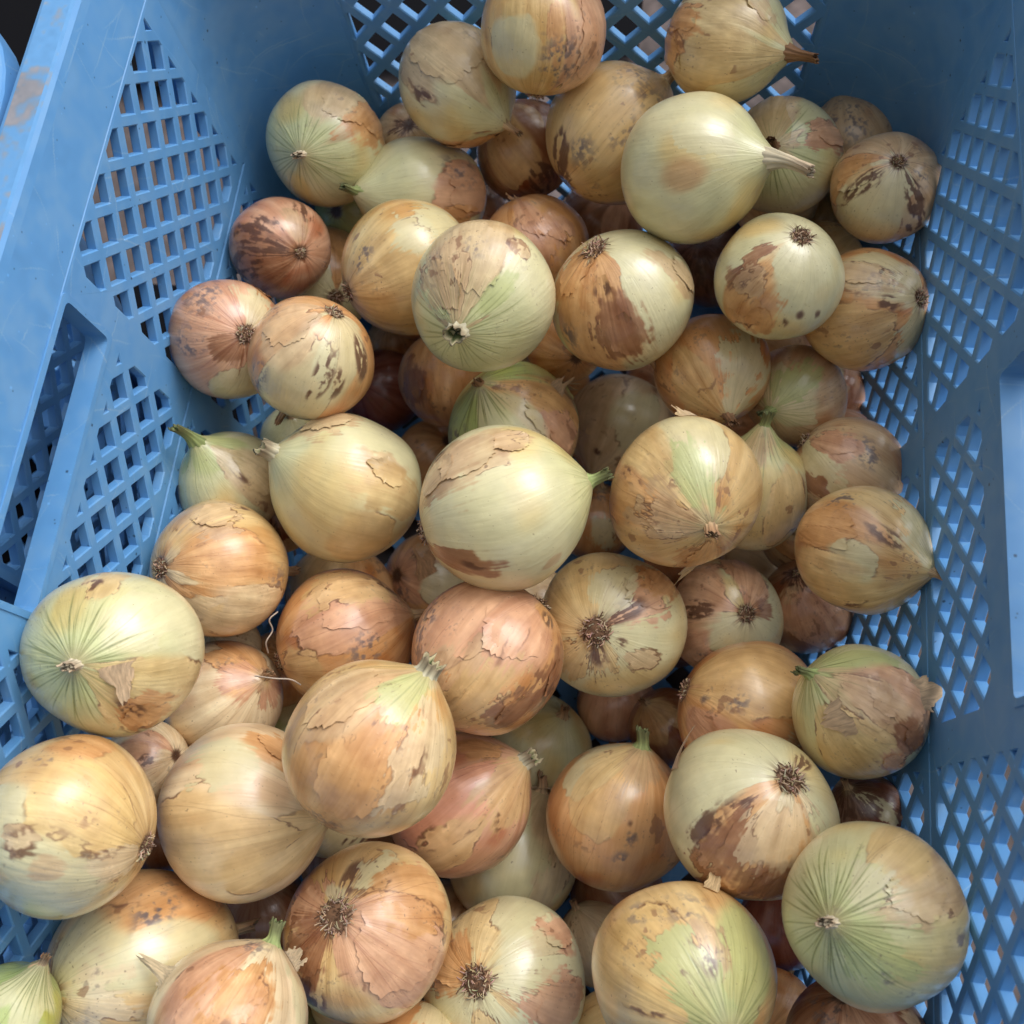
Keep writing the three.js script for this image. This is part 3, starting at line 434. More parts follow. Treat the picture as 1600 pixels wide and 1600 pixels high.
function onionTexture(seed, W, H, base, patches, o) {
  const d = new Uint8Array(W * H * 4), r = rng(seed * 7919 + 13), ox = r() * 50, oy = r() * 50, oz = r() * 50;
  const P = patches.map((q, n) => { const th = (q[1] * Math.PI) / 180, ph = (q[2] * Math.PI) / 180; return { k: q[0], c: PAL[q[0]], th, ph, a: (q[3] * Math.PI) / 180, st: q[4] * (SKIN.split(' ').includes(q[0]) ? 1.35 : 1.15), x: Math.sin(ph) * Math.cos(th), y: Math.cos(ph), z: Math.sin(ph) * Math.sin(th), n, skin: SKIN.split(' ').includes(q[0]), edge: 0.35 + 0.65 * r() }; });
  const veins = []; const nv = 40 + Math.floor(r() * 12); for (let i = 0; i < nv; i++) veins.push([(i + (r() - 0.5) * 0.7) / nv * 2 * Math.PI, 0.45 + r() * 0.75, 0.4 + r() * 1.0, r() * 6]);
  const vk = o.veins ?? 0.12, B0 = PAL[base], bSkin = SKIN.split(' ').includes(base), dirty = o.clean ? 0.25 : 1;
  const long = []; const nl = bSkin ? 40 : 12; for (let i = 0; i < nl; i++) long.push([r() * 2 * Math.PI, 0.25 + r() * 0.75, r() * 9]);
  for (let i = 0; i < W; i++) {
    const th = ((i + 0.5) / W) * 2 * Math.PI, ct = Math.cos(th), st = Math.sin(th);
    for (let j = 0; j < H; j++) {
      const ph = ((j + 0.5) / H) * Math.PI, sp = Math.sin(ph), x = sp * ct, y = Math.cos(ph), z = sp * st, X = x + ox, Y = y + oy, Z = z + oz;
      // fibres run from neck to root
      const tw = 0.10 * Math.sin(ph * 2.1 + ox), c2 = Math.cos(th + tw), s2 = Math.sin(th + tw);
      const f1 = vn(c2 * 9 + ox, ph * 1.2, s2 * 9 + oz), f2 = vn(c2 * 34 + ox, ph * 1.6, s2 * 34 + oz), f3 = vn(c2 * 80 + ox, ph * 3, s2 * 80 + oz);
      const fib = (f1 - 0.5) * 0.45 + (f2 - 0.5) * 0.35 + (f3 - 0.5) * 0.22;
      const cl = fbm(X * 1.9, Y * 1.9, Z * 1.9, 2), md = fbm(X * 6, Y * 6, Z * 6, 3), fn = fbm(X * 19, Y * 14, Z * 19, 3);
      const jag = vn(c2 * 17 + ox, ph * 2.2 + 5, s2 * 17 + oz) - 0.5;
      let R = B0[0], G = B0[1], B = B0[2], skin = bSkin ? 1 : 0, spec = bSkin ? 0.75 : 1, dark = 0;
      // broad tone: greener to the neck, warmer to the root
      if (!bSkin) { const g = sm(1.5, 0.25, ph) * (0.25 + 0.45 * vk) + (cl - 0.5) * 0.5; R -= 22 * clamp(g); G -= 8 * clamp(g); B -= 22 * clamp(g); const w = sm(0.52, 0.75, fbm(X * 1.5 + 9, Y * 1.1, Z * 1.5, 2)); R += 3 * w; G -= 15 * w; B -= 30 * w; }
      else { const w = (cl - 0.5) * 1.1 + (f1 - 0.5) * 0.5 + (vn(c2 * 4.3 + oz, ph * 0.7, s2 * 4.3 + oy) - 0.5) * 0.8; R += 26 * w; G += 34 * w; B += 34 * w; const deep = sm(0.55, 0.8, fbm(X * 2.4 + 4, Y * 1.3, Z * 2.4, 2)); R -= 14 * deep; G -= 26 * deep; B -= 26 * deep; }
      for (const p of P) {
        const dot = x * p.x + y * p.y + z * p.z; if (dot < -0.2) continue;
        const ang = Math.acos(clamp(dot, -1, 1)), dp = ph - p.ph;
        let D = Math.sqrt(Math.max(0, ang * ang + (1 / (p.st * p.st) - 1) * dp * dp));
        if (D > p.a * 1.9 + 0.1) continue;
        const soft = p.k === 'S' || p.k === 'R';
        const rag = sm(0.44, 0.66, fbm(X * 2.3 + p.n * 3, Y * 2.3, Z * 2.3 + 3, 2)) * p.edge;   // where the border is torn rather than fading
        const mer = vn(c2 * 2.6 + p.n * 7, ph * 1.0, s2 * 2.6) - 0.5;   // long slow drift of the border along the fibres
        D += p.a * (mer * 1.1 + (f1 - 0.5) * 0.14) + ((md - 0.5) * (0.05 + 0.12 * rag) + jag * 0.10 * rag + (fn - 0.5) * 0.07 * (0.3 + rag)) * Math.min(1, p.a * 2.4) * (p.k === 'D' ? 2.2 : 1);
        if (p.a < 0.40 && p.k !== 'D' && !soft) D += p.a * ((md - 0.5) * 1.1 + (f2 - 0.5) * 0.5);
        if (soft) {
          const m = sm(p.a * 1.25, p.a * 0.25, D);
          if (p.k === 'R') { const q = m * 0.42; R += (p.c[0] - R) * q; G += (p.c[1] - G) * q; B += (p.c[2] - B) * q; }
          else { const q = m * sm(0.46, 0.62, fn * 0.55 + md * 0.45) * 0.72; R += (p.c[0] - R) * q; G += (p.c[1] - G) * q; B += (p.c[2] - B) * q; spec *= 1 - 0.7 * q; }
          continue;
        }
        const wd = p.k === 'D' ? 0.035 : 0.009 + 0.10 * (1 - sm(0.0, 0.35, rag)) * Math.min(1, p.a * 1.6), m = sm(p.a + wd, p.a - wd, D) * (p.k === 'D' ? 0.9 * sm(0.40, 0.54, fn * 0.4 + vn(c2 * 14 + p.n, ph * 5, s2 * 14) * 0.6) : 1);
        const s0 = skin; if (m > 0) {
          const w = p.k === 'F' || p.k === 'V' ? (cl - 0.5) * 0.5 : (md - 0.5) * 0.9 + (f1 - 0.5) * 0.6, k = p.k === 'D' ? 0.4 : 1;
          const veil = p.k === 'T' || p.k === 'cream' || p.k === 'G' || p.k === 'gold' ? 0.72 : p.k === 'F' || p.k === 'V' ? 0.80 : 0.88;   // thin skins let what lies under show
          R += (p.c[0] + 30 * w * k - R) * m * veil; G += (p.c[1] + 34 * w * k - G) * m * veil; B += (p.c[2] + 30 * w * k - B) * m * veil;
          skin += ((p.skin ? 1 : 0) - skin) * m; spec += ((p.k === 'D' ? 0.3 : p.skin ? 0.7 : 1) - spec) * m;
          if (p.k === 'V') { const g = 1; }
        }
        // torn border: a dark rind inside the skin, a thin pale lip at places
const e = (D - p.a) / (0.010 + 0.016 * md), torn = sm(0.25, 0.7, rag) * sm(0.30, 0.62, fn * 0.5 + md * 0.5);
        if (p.k !== 'D') { const q = Math.exp(-e * e) * torn * (p.skin ? 0.75 : 0.6 * s0); dark = Math.max(dark, q); }
        if (p.skin && torn > 0.3 && D < p.a - 0.02 && D > p.a - 0.05) { R += 10; G += 9; B += 8; }
      }
      // brown of the torn border
      if (dark > 0) { R += (96 - R) * dark; G += (62 - G) * dark; B += (42 - B) * dark; }
      // fibres
      const fa = (skin > 0.5 ? 30 : 13) * (0.6 + 0.8 * cl); R += fib * fa; G += fib * fa * 1.05; B += fib * fa * 0.95;
      // long thin lines from pole to pole
      for (const [lt, ls, lp] of long) { let dd = Math.abs(th + 0.05 * Math.sin(ph * 3 + lp) - lt); if (dd > Math.PI) dd = 2 * Math.PI - dd; dd *= sp; if (dd < 0.014) { const q = Math.exp(-((dd / 0.0045) ** 2)) * ls * (skin > 0.5 ? 0.42 : 0.28) * sm(0.35, 0.6, vn(ph * 2.5 + lp, lp, 4)); R -= 62 * q; G -= 66 * q; B -= 50 * q; } }
      // green lines round the neck
      if (vk > 0.02 && ph < 1.5) for (const [vt, vl, vw, vp] of veins) { let dd = Math.abs(th + 0.04 * Math.sin(ph * 4 + vp) - vt); if (dd > Math.PI) dd = 2 * Math.PI - dd; dd *= sp; const w = 0.004 + 0.005 * vw; if (dd < w * 2.6) { const q = Math.exp(-((dd / w) ** 2)) * sm(vl, vl * 0.55, ph) * sm(0.03, 0.14, ph) * Math.min(1, vk) * (skin > 0.5 ? 0.3 : 0.66) * (0.35 + 0.5 * vw) * (0.6 + 0.8 * fn); R += (104 - R) * q; G += (108 - G) * q; B += (52 - B) * q; } }
      // dry neck and root ends
      const nk = sm(0.30, 0.05, ph) * 0.6; R += (186 - R) * nk; G += (168 - G) * nk; B += (122 - B) * nk;
      const rp = Math.PI - ph, rk = sm(0.20, 0.07, rp), ray = sm(0.45, 0.7, vn(c2 * 11 + 4, 2, s2 * 11)) * sm(0.36, 0.12, rp) * 0.45; const rr = clamp(rk + ray);
      if (rr > 0) { R += (92 - R) * rr; G += (64 - G) * rr; B += (46 - B) * rr; spec *= 1 - 0.6 * rr; }
      // specks, soil, scuffs
      const sk = vn(X * 46, Y * 40, Z * 46), zone = sm(0.45, 0.75, fbm(X * 2.2 + 20, Y * 2.2, Z * 2.2, 2)); const q1 = sm(0.93 - 0.09 * zone * dirty, 0.99, sk) * 0.6; R += (88 - R) * q1; G += (64 - G) * q1; B += (50 - B) * q1;
      const smudge = sm(0.60, 0.74, fn * 0.6 + md * 0.4) * zone * 0.42 * dirty * (skin > 0.5 ? 1 : 0.45); R += (112 - R) * smudge; G += (92 - G) * smudge; B += (80 - B) * smudge; spec *= 1 - 0.5 * smudge;
      if (skin > 0.5 && dirty > 0.5) { const fl = sm(0.66, 0.70, fbm(X * 7 + 31, Y * 4.5, Z * 7, 3)) * 0.5 * sm(0.55, 0.8, zone); R += (128 - R) * fl; G += (86 - G) * fl; B += (60 - B) * fl; }
      const t = 1 + (md - 0.5) * 0.10, k = (j * W + i) * 4;
      const gy = R * 0.35 + G * 0.5 + B * 0.15; spec *= 0.62 + 0.5 * fn + 0.25 * (f3 - 0.5) - 0.25 * sm(0.5, 0.7, md); R += (gy - R) * 0.02; G += (gy - G) * 0.02; B += (gy - B) * 0.02;
      d[k] = clamp(R * t, 8, 250); d[k + 1] = clamp(G * t, 8, 246); d[k + 2] = clamp(B * t, 8, 240); d[k + 3] = clamp(spec) * 255;
    }
  }
  const t = dataTex(d, W, H, true); t.wrapT = THREE.RepeatWrapping; return t;
}
// the skin of an onion: axis along y, neck up
function skinPoint(R, el, sh, seed, th, ph, q) {
  const sp = Math.sin(ph), cp = Math.cos(ph), x = sp * Math.cos(th), z = sp * Math.sin(th);
  const wob = 1 + 0.09 * (vn(x * 1.5 + seed * 1.7, cp * 1.5, z * 1.5) - 0.5) + 0.014 * Math.sin(th * 5 + seed) * sp * sm(1.9, 0.5, ph) + 0.016 * Math.sin(th * 2 + seed * 2) + 0.012 * Math.sin(th * 3 + seed * 3) - 0.03 * Math.exp(-(((th - (seed * 1.3) % 6.28) / 0.7) ** 2)) * sp;
  let y = cp * el; const up = cp > 0 ? Math.exp(-((sp / 0.28) ** 2)) : 0; y += sh * up; if (cp < 0) y += 0.035 * Math.exp(-((sp / 0.15) ** 2));
  return q.set(x * wob * R, y * R * (0.985 + 0.015 * wob), z * wob * R);
}
function bulbGeometry(R, el, sh, seed) {
  const NU = 64, NV = 44, pos = [], uv = [], idx = [], q = new THREE.Vector3();
  for (let j = 0; j <= NV; j++) { const k = j / NV, ph = Math.PI * (k - 0.05 * Math.sin(2 * Math.PI * k)); for (let i = 0; i <= NU; i++) { const th = (i / NU) * 2 * Math.PI; skinPoint(R, el, sh, seed, i === NU ? 0 : th, clamp(ph, 0.0005, Math.PI - 0.0005), q); pos.push(q.x, q.y, q.z); uv.push(i / NU, ph / Math.PI); } }
  for (let j = 0; j < NV; j++) for (let i = 0; i < NU; i++) { const a = j * (NU + 1) + i, b = a + 1, c = a + NU + 1, e = c + 1; if (j) idx.push(a, b, c); if (j < NV - 1) idx.push(b, e, c); }
  const g = new THREE.BufferGeometry(); g.setAttribute('position', new THREE.Float32BufferAttribute(pos, 3)); g.setAttribute('uv', new THREE.Float32BufferAttribute(uv, 2)); g.setIndex(idx); g.computeVertexNormals();
  const n = g.attributes.normal, W = NU + 1; for (let j = 0; j <= NV; j++) { const a = j * W, b = a + NU; const x = n.getX(a) + n.getX(b), y = n.getY(a) + n.getY(b), z = n.getZ(a) + n.getZ(b), l = Math.hypot(x, y, z) || 1; n.setXYZ(a, x / l, y / l, z / l); n.setXYZ(b, x / l, y / l, z / l); }
  return g;
}
function colored(g, f) { const p = g.attributes.position, c = new Float32Array(p.count * 3); for (let i = 0; i < p.count; i++) { const v = f(i); c[i * 3] = lin(clamp(v[0] / 255)); c[i * 3 + 1] = lin(clamp(v[1] / 255)); c[i * 3 + 2] = lin(clamp(v[2] / 255)); } g.setAttribute('color', new THREE.BufferAttribute(c, 3)); return g; }
const mix3 = (a, b, k) => [a[0] + (b[0] - a[0]) * k, a[1] + (b[1] - a[1]) * k, a[2] + (b[2] - a[2]) * k];
function neckGeometry(R, el, sh, seed, kind, col) {
  const r = rng(seed * 31 + 5), top = (el + sh) * R, hollow = col === 'hollow', L = { long: 0.48, short: hollow || col === 'white' ? 0.12 : 0.20, paper: 0.12, none: 0.05 }[kind] * R;
  const r0 = R * (kind === 'long' ? 0.19 : 0.21), r1 = R * (kind === 'long' ? 0.115 : hollow ? 0.135 : 0.085), NU = 36, NV = 10, bend = (0.35 + r() * 0.5) * (kind === 'long' ? 0.6 : hollow || col === 'white' ? 0.2 : 1), ba = r() * 6.3, rows = [], cols = [];
  const C0 = { white: [222, 206, 172], brown: [150, 112, 80], green: [158, 168, 106], tan: [196, 164, 122], hollow: [198, 188, 156] }[col], C1 = { white: [206, 180, 148], brown: [128, 92, 62], green: [116, 116, 76], tan: [168, 128, 92], hollow: [150, 132, 104] }[col];
  const y0 = top - R * (0.10 + 0.35 * sh);
  for (let j = 0; j <= NV; j++) {
    const v = j / NV, row = [], cr = []; const rad = r0 + (r1 - r0) * sm(0, 0.55, v) + (v > 0.85 ? R * 0.012 * (v - 0.85) / 0.15 : 0);
    for (let i = 0; i < NU; i++) {
      const a = (i / NU) * 2 * Math.PI, rib = 1 + 0.14 * (vn(Math.cos(a) * 3 + seed, v * 1.2, Math.sin(a) * 3) - 0.5) * 2 * sm(0, 0.4, v) + 0.06 * Math.sin(a * 9 + v * 2.5 + seed);
      const jag = v > 0.8 ? (v - 0.8) / 0.2 * (vn(Math.cos(a) * 4 + 3, seed, Math.sin(a) * 4) - 0.4) * R * (kind === 'long' ? 0.12 : 0.15) : 0;
      const y = y0 + v * (L + R * (0.10 + 0.35 * sh)) + jag, off = v * v * bend * L;
      row.push(new THREE.Vector3(Math.cos(a) * rad * rib + Math.cos(ba) * off, y, Math.sin(a) * rad * rib * (0.9 - 0.35 * v * (hollow ? 0.4 : 1)) + Math.sin(ba) * off));
      const dk = 0.55 + 0.55 * vn(Math.cos(a) * 9 + seed, v * 1.5, Math.sin(a) * 9) + 0.2 * vn(Math.cos(a) * 3, v * 5, Math.sin(a) * 3 + seed); cr.push(mix3(C0, C1, sm(0.4, 1, v)).map((c) => c * Math.min(1.05, dk)));
    }
    rows.push(row); cols.push(cr);
  }
  // the cut end: inwards and down, ringed with inner layers
  const last = rows[NV], cx = last.reduce((s, p) => s + p.x, 0) / NU, cz = last.reduce((s, p) => s + p.z, 0) / NU;
  const inner = hollow ? [[0.82, -0.02, [190, 176, 136]], [0.66, -0.10, [96, 104, 62]], [0.40, -0.13, [70, 78, 48]], [0.02, -0.12, [54, 60, 40]]] : [[0.84, -0.004, C1.map((c) => c * 0.95)], [0.62, -0.03, C1.map((c) => c * 0.6)], [0.45, -0.005, C0.map((c) => c * 0.8)], [0.02, -0.04, C1.map((c) => c * 0.5)]];
  for (const [k, dy, c] of inner) { rows.push(last.map((p) => new THREE.Vector3(cx + (p.x - cx) * k, p.y + dy * R, cz + (p.z - cz) * k))); cols.push(last.map((_, i) => c.map((x) => x * (0.8 + 0.4 * vn(i * 0.9, k * 9, seed))))); }
  const g = loft(rows, true, false), flat = []; for (const cr of cols) { for (let i = 0; i <= NU; i++) flat.push(cr[i % NU]); }
  return flipIdx(colored(g, (i) => flat[i]));
}
function tuftGeometry(R, el, size, seed) {
  const r = rng(seed * 17 + 3), parts = [], disc = R * (0.06 + 0.13 * size), yb = -el * R + R * 0.03;
  const dome = new THREE.SphereGeometry(disc, 18, 6, 0, Math.PI * 2, 0, Math.PI / 2); dome.scale(1, -0.32, 1); { const p = dome.attributes.position; for (let i = 0; i < p.count; i++) { const k = 0.85 + 0.3 * vn(p.getX(i) * 900, p.getZ(i) * 900, seed); p.setXYZ(i, p.getX(i) * k, p.getY(i) * k + yb, p.getZ(i) * k); } }
  flipIdx(dome); dome.deleteAttribute('uv'); colored(dome, (i) => [92 + 50 * vn(i * 0.7, 3, seed), 68 + 38 * vn(i * 0.7, 3, seed), 50 + 28 * vn(i * 0.7, 3, seed)]); parts.push(dome.toNonIndexed());
  const N = Math.round(40 + 130 * size), len = R * (0.05 + 0.075 * size);
  for (let k = 0; k < N; k++) {
    const a = r() * 2 * Math.PI, rho = Math.sqrt(r()) * disc * 0.95, out = 0.15 + 0.75 * (rho / disc), L = len * (0.5 + 0.8 * r()), w = R * (0.004 + 0.005 * r()), pts = [];
    let p = new THREE.Vector3(Math.cos(a) * rho, yb - disc * 0.2 * (1 - rho / disc), Math.sin(a) * rho); const dir = new THREE.Vector3(Math.cos(a) * out, -0.9, Math.sin(a) * out).normalize(), curl = new THREE.Vector3(r() - 0.5, (r() - 0.2) * 0.8, r() - 0.5).multiplyScalar(3.4);
    for (let s = 0; s <= 5; s++) { pts.push(p.clone()); dir.addScaledVector(curl, 0.22).normalize(); p = p.clone().addScaledVector(dir, L / 5); }
    const g = new THREE.TubeGeometry(new THREE.CatmullRomCurve3(pts), 6, w, 4, false); g.deleteAttribute('uv'); const t = r(); const c = t < 0.6 ? [182 + 30 * r(), 156 + 26 * r(), 126 + 24 * r()] : [112, 84, 64]; colored(g, () => c); parts.push(g.toNonIndexed());
  }
  return mergeGeometries(parts);
}
function flapGeometry(R, el, sh, seed, th, ph, a, an, strong) {
  const r = rng(seed * 91 + th * 3 + ph), c = new THREE.Vector3(Math.sin(ph) * Math.cos(th), Math.cos(ph), Math.sin(ph) * Math.sin(th));
  const east = new THREE.Vector3(-c.z, 0, c.x).normalize(), north = new THREE.Vector3().crossVectors(east, c), e = east.clone().multiplyScalar(Math.cos(an)).addScaledVector(north, Math.sin(an)), s = new THREE.Vector3().crossVectors(c, e);
  const NU = 18, NV = 10, pos = [], uv = [], idx = [], q = new THREE.Vector3(), d = new THREE.Vector3(), k = (strong ? 0.30 : 0.09) * (0.8 + 0.5 * r()), sd = r() * 40;
  for (let j = 0; j <= NV; j++) for (let i = 0; i <= NU; i++) {
    const u = (i / NU) * 2 - 1, vm = (0.35 + 0.75 * vn(u * 1.9 + sd, 2, 5) + 0.30 * (vn(u * 8 + sd, 4, 1) - 0.5)) * (1 - 0.35 * u * u), v = (j / NV) * vm;
    const b = a * (0.75 - 0.35 * v + 0.4 * (vn(v * 3 + sd, u > 0 ? 3 : 9, 2) - 0.5) + 0.2 * (vn(v * 11 + sd, u > 0 ? 3 : 9, 2) - 0.5));
    d.copy(c).addScaledVector(e, (v * 1.7 - 0.7) * a).addScaledVector(s, u * b).normalize();
    skinPoint(R, el, sh, seed, Math.atan2(d.z, d.x), Math.acos(clamp(d.y, -1, 1)), q);
    const lift = R * (0.006 + k * v * v * (0.7 + 0.6 * vn(u * 2.2 + sd, v * 2, 7)) + 0.012 * (vn(u * 4 + sd, v * 4, 3)) * sm(0.05, 0.3, v));
    q.addScaledVector(d, lift); if (strong) q.addScaledVector(e, R * 0.10 * v * v); pos.push(q.x, q.y, q.z); uv.push(u * 0.5 + 0.5, v);
  }
  for (let j = 0; j < NV; j++) for (let i = 0; i < NU; i++) { const A = j * (NU + 1) + i, B = A + 1, C = A + NU + 1, D = C + 1; idx.push(A, B, C, B, D, C); }
  const g = new THREE.BufferGeometry(); g.setAttribute('position', new THREE.Float32BufferAttribute(pos, 3)); g.setAttribute('uv', new THREE.Float32BufferAttribute(uv, 2)); g.setIndex(idx); g.computeVertexNormals(); return g;
}
// a piece of the dry outer skin that has come away at its border: a thin sheet just off the bulb, curled up in places
function sheetGeometry(R, el, sh, seed, th0, ph0, a, st) {
  const c = new THREE.Vector3(Math.sin(ph0) * Math.cos(th0), Math.cos(ph0), Math.sin(ph0) * Math.sin(th0)), east = new THREE.Vector3(-c.z, 0, c.x).normalize(), north = new THREE.Vector3().crossVectors(east, c);
  const NU = 72, NV = 7, pos = [], uv = [], idx = [], q = new THREE.Vector3(), d = new THREE.Vector3();
  for (let j = 0; j <= NV; j++) for (let i = 0; i <= NU; i++) {
    const w = ((i % NU) / NU) * 2 * Math.PI, cw = Math.cos(w), sw = Math.sin(w), v = j / NV, curl = Math.max(0, vn(cw * 1.6 + seed, sw * 1.6, seed) - 0.45) * 1.8;
    const rim = 0.80 + 0.36 * (vn(cw * 1.5 + seed * 3, sw * 1.5, 4) - 0.5) + 0.14 * (vn(cw * 6 + seed, sw * 6, 9) - 0.5) + 0.13 * (vn(cw * 16 + seed, sw * 16, 2) - 0.5), rho = a * rim * v;
    d.copy(c).addScaledVector(east, Math.tan(Math.min(1.1, rho)) * cw * 0.85).addScaledVector(north, Math.tan(Math.min(1.1, rho * Math.sqrt(st))) * sw).normalize();
    const ph = Math.acos(clamp(d.y, -1, 1)); let th = Math.atan2(d.z, d.x); th += 2 * Math.PI * Math.round((th0 - th) / (2 * Math.PI));
    skinPoint(R, el, sh, seed, th - 2 * Math.PI * Math.floor(th / (2 * Math.PI)), ph, q); q.addScaledVector(d, R * (0.003 + 0.006 * v + 0.030 * curl * sm(0.72, 1, v) + 0.010 * (vn(d.x * 9 + seed, d.y * 9, d.z * 9) - 0.3) * v));
    pos.push(q.x, q.y, q.z); uv.push(th / (2 * Math.PI), ph / Math.PI);
  }
  for (let j = 0; j < NV; j++) for (let i = 0; i < NU; i++) { const A = j * (NU + 1) + i, B = A + 1, C = A + NU + 1, D = C + 1; if (j) idx.push(A, C, B); idx.push(B, C, D); }
  const g = new THREE.BufferGeometry(); g.setAttribute('position', new THREE.Float32BufferAttribute(pos, 3)); g.setAttribute('uv', new THREE.Float32BufferAttribute(uv, 2)); g.setIndex(idx); g.computeVertexNormals(); return g;
}
const UPY = new THREE.Vector3(0, 1, 0), spare = [];
ROWS.forEach(([at, R1, ax, el, base, patches, o, label], n) => {
  const R = R1 / 1000, g = new THREE.Group(), sh = o.sh ?? 0.1, seed = n + 1; g.name = numbered('onion');
  g.position.set(at[0] / 1000, at[1] / 1000, at[2] / 1000); g.quaternion.setFromUnitVectors(UPY, new THREE.Vector3(...ax).normalize());
  g.userData = { label, category: 'onion', group: 'onions heaped in the blue crate' }; scene.add(g);
  const shown = (R / g.position.distanceTo(camera.position)) * 1023, W = Math.round(clamp(shown * 8.2, 224, 800) / 16) * 16, H = Math.round(W * 0.56 / 8) * 8;
  const P = patches ? patches.split('; ').map((s) => s.split(' ').map((x, i) => (i ? Number(x) : x))) : [];
  const tex = onionTexture(seed, W, H, base, P, o);
  const mat = new THREE.MeshPhysicalMaterial({ map: tex, bumpMap: ribs[seed % 2], bumpScale: o.clean ? 0.00032 : 0.00045, specularIntensityMap: tex, roughness: o.clean ? 0.28 : 0.34, specularIntensity: 1, clearcoat: o.clean ? 0.6 : 0.85, clearcoatRoughness: o.clean ? 0.30 : 0.25 });
  if (base !== 'F') spare.push(mat);
  mesh('bulb', bulbGeometry(R, el, sh, seed), mat, g);
  if (shown > 48) P.forEach((p, i) => { if (!'O K B T'.includes(p[0]) || p[3] < 13 || p[3] > 45 || p[2] < 22 || p[2] > 158 || (p[0] === 'O' && 'G gold O'.includes(base) && i % 2)) return; const m2 = (mat.userData.dry ??= Object.assign(mat.clone(), { side: THREE.DoubleSide, roughness: 0.38, clearcoat: 0.5 })); mesh('outer_skin', sheetGeometry(R, el, sh, seed, (p[1] * Math.PI) / 180, (p[2] * Math.PI) / 180, (p[3] * Math.PI) / 180, p[4] * 1.35), m2, g); });
  const kind = o.neck ?? 'short', col = o.neckcol ?? 'tan';
  mesh('neck', neckGeometry(R, el, sh, seed, kind, col), frayed, g);
  const tuft = o.tuft ?? 0.4; if (tuft > 0) mesh('root_tuft', tuftGeometry(R, el, tuft, seed), frayed, g);
  if (o.flaps) for (const f of o.flaps.split('; ')) { const [th, ph, a, an, st] = f.split(' ').map(Number), D = Math.PI / 180; if (!st && a < 11) continue; mesh('loose_skin', flapGeometry(R, el, sh, seed, th * D, ph * D, a * D * 1.25, an * D, st), papery(SKIN.includes(base) ? (base === 'gold' ? 'G' : base) : 'T'), g); }
});
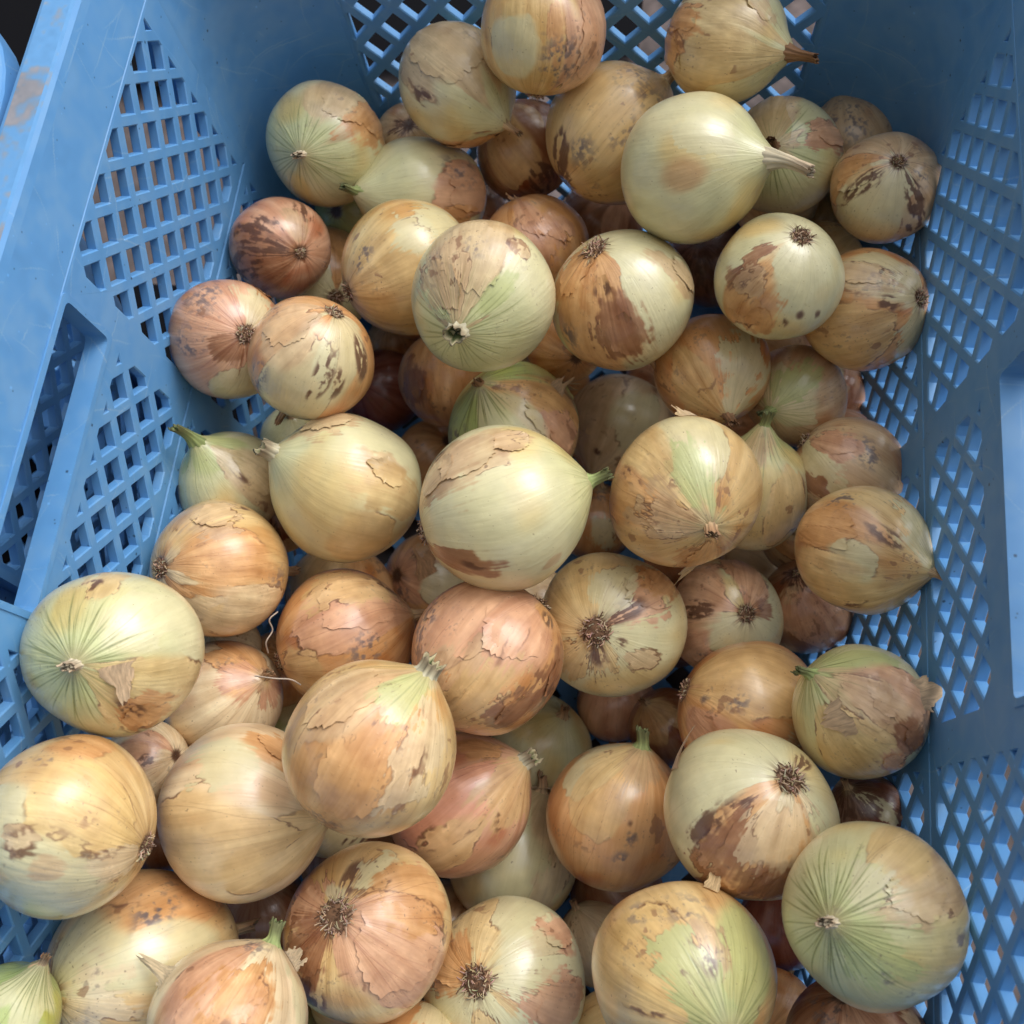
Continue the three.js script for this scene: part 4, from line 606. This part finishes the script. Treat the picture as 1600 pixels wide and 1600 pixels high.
// filler onions deep in the heap, some unseen, added to block light leaking through
for (const [x, y, z, r, ax, ay, az] of [[-80, -243, 152, 27, -0.37, 0.66, 0.65], [55, -211, 214, 24, 0.65, 0.28, -0.71], [-15, -270, -127, 25, 0.13, -0.23, -0.97], [104, -217, -89, 23, 0.12, 0.85, 0.52], [127, -181, -155, 22, -0.76, -0.38, 0.53], [110, -269, -14, 23, -0.59, -0.79, -0.18], [54, -271, -133, 23, -0.09, 0.86, 0.50], [-118, -219, 99, 21, -0.20, 0.04, -0.98], [-62, -217, 208, 22, -0.31, -0.82, -0.48], [-117, -182, -179, 24, 0.27, -0.74, -0.61], [-36, -270, 180, 24, -0.48, -0.15, 0.87], [2, -208, 33, 24, -0.98, 0.05, 0.17], [-57, -198, -184, 21, 0.82, -0.57, -0.03], [-82, -189, 130, 22, -0.58, -0.32, 0.75], [2, -184, -106, 21, -0.39, -0.55, -0.74], [69, -221, -11, 21, -0.62, -0.56, 0.56], [103, -177, -190, 22, 0.21, -0.27, -0.94], [109, -209, -133, 22, 0.70, -0.26, 0.66], [-111, -277, -150, 19, -0.13, 0.96, -0.23], [-122, -203, 70, 19, 0.36, 0.89, -0.27], [118, -220, 194, 19, -0.30, 0.88, 0.36], [-131, -184, -2, 19, -0.31, -0.95, 0.08], [129, -200, -194, 19, 0.10, -0.34, 0.93], [125, -224, -25, 19, 0.92, -0.38, 0.03], [-30, -247, -175, 21, -0.42, 0.85, 0.32], [96, -260, 195, 26, 0.87, 0.02, -0.48], [78, -262, -56, 25, 0.81, -0.25, 0.52], [-89, -241, -163, 28, -0.43, -0.89, 0.14], [-2, -223, -149, 23, -0.04, -0.99, 0.14], [-79, -255, 209, 21, 0.48, -0.28, 0.83], [96, -231, 121, 23, -0.64, 0.69, -0.35], [-65, -220, 97, 26, 0.76, -0.34, -0.55], [127, -183, 221, 23, 0.44, -0.89, -0.13], [113, -252, -119, 22, 0.04, 0.07, 1.00], [54, -164, -192, 22, -0.85, -0.13, -0.51], [44, -268, 221, 21, -0.01, -0.37, 0.93], [-103, -218, 235, 25, 0.84, 0.40, 0.36], [69, -267, 13, 25, 0.94, -0.33, 0.11], [-52, -271, 75, 21, 0.88, -0.47, -0.11], [32, -239, 15, 21, 0.68, -0.71, 0.19], [-18, -261, 39, 28, 0.34, -0.71, 0.61], [-50, -268, 232, 21, 0.89, 0.40, 0.22], [106, -268, 50, 22, 0.18, 0.47, -0.86], [-8, -254, 228, 27, -0.58, 0.80, -0.17]]) {
  const n = Math.abs(x * 7 + z * 3) % spare.length, g = new THREE.Group(), R = r / 1000; g.name = numbered('onion');
  g.position.set(x / 1000, y / 1000, z / 1000); g.quaternion.setFromUnitVectors(UPY, new THREE.Vector3(ax, ay, az).normalize());
  g.userData = { label: 'filler onion deep in the heap, added to keep the gaps between the others dark', category: 'onion', group: 'filler onions deep in the gaps of the heap' }; scene.add(g);
  mesh('bulb', bulbGeometry(R, 0.95, 0.1, n), spare[n], g);
}
// thin dry root strands caught between the onions
for (const [p, label] of [[[[-104.1, -138.9, 54.7], [-106.7, -137.8, 58.6], [-106.1, -142.3, 62.3], [-108.1, -142.7, 67.4], [-108.3, -148.1, 71.1]], 'white crinkled root strand hanging beside the smooth orange onion'], [[[-108.6, -138.4, 82.9], [-99.0, -136.7, 83.4], [-93.4, -140.4, 82.7], [-90.2, -144.5, 83.9]], 'straight pale root strand lying across the papery dried neck']]) {
  const g = new THREE.TubeGeometry(new THREE.CatmullRomCurve3(p.map((q) => new THREE.Vector3(q[0] / 1000, q[1] / 1000, q[2] / 1000))), 24, 0.00035, 5, false);
  const m = shadow(new THREE.Mesh(g, new THREE.MeshStandardMaterial({ color: new THREE.Color(0.48, 0.39, 0.30), roughness: 0.8 })));
  m.name = numbered('root_strand'); m.userData = { label, category: 'root strand' }; scene.add(m);
}
renderer.render(scene, camera);
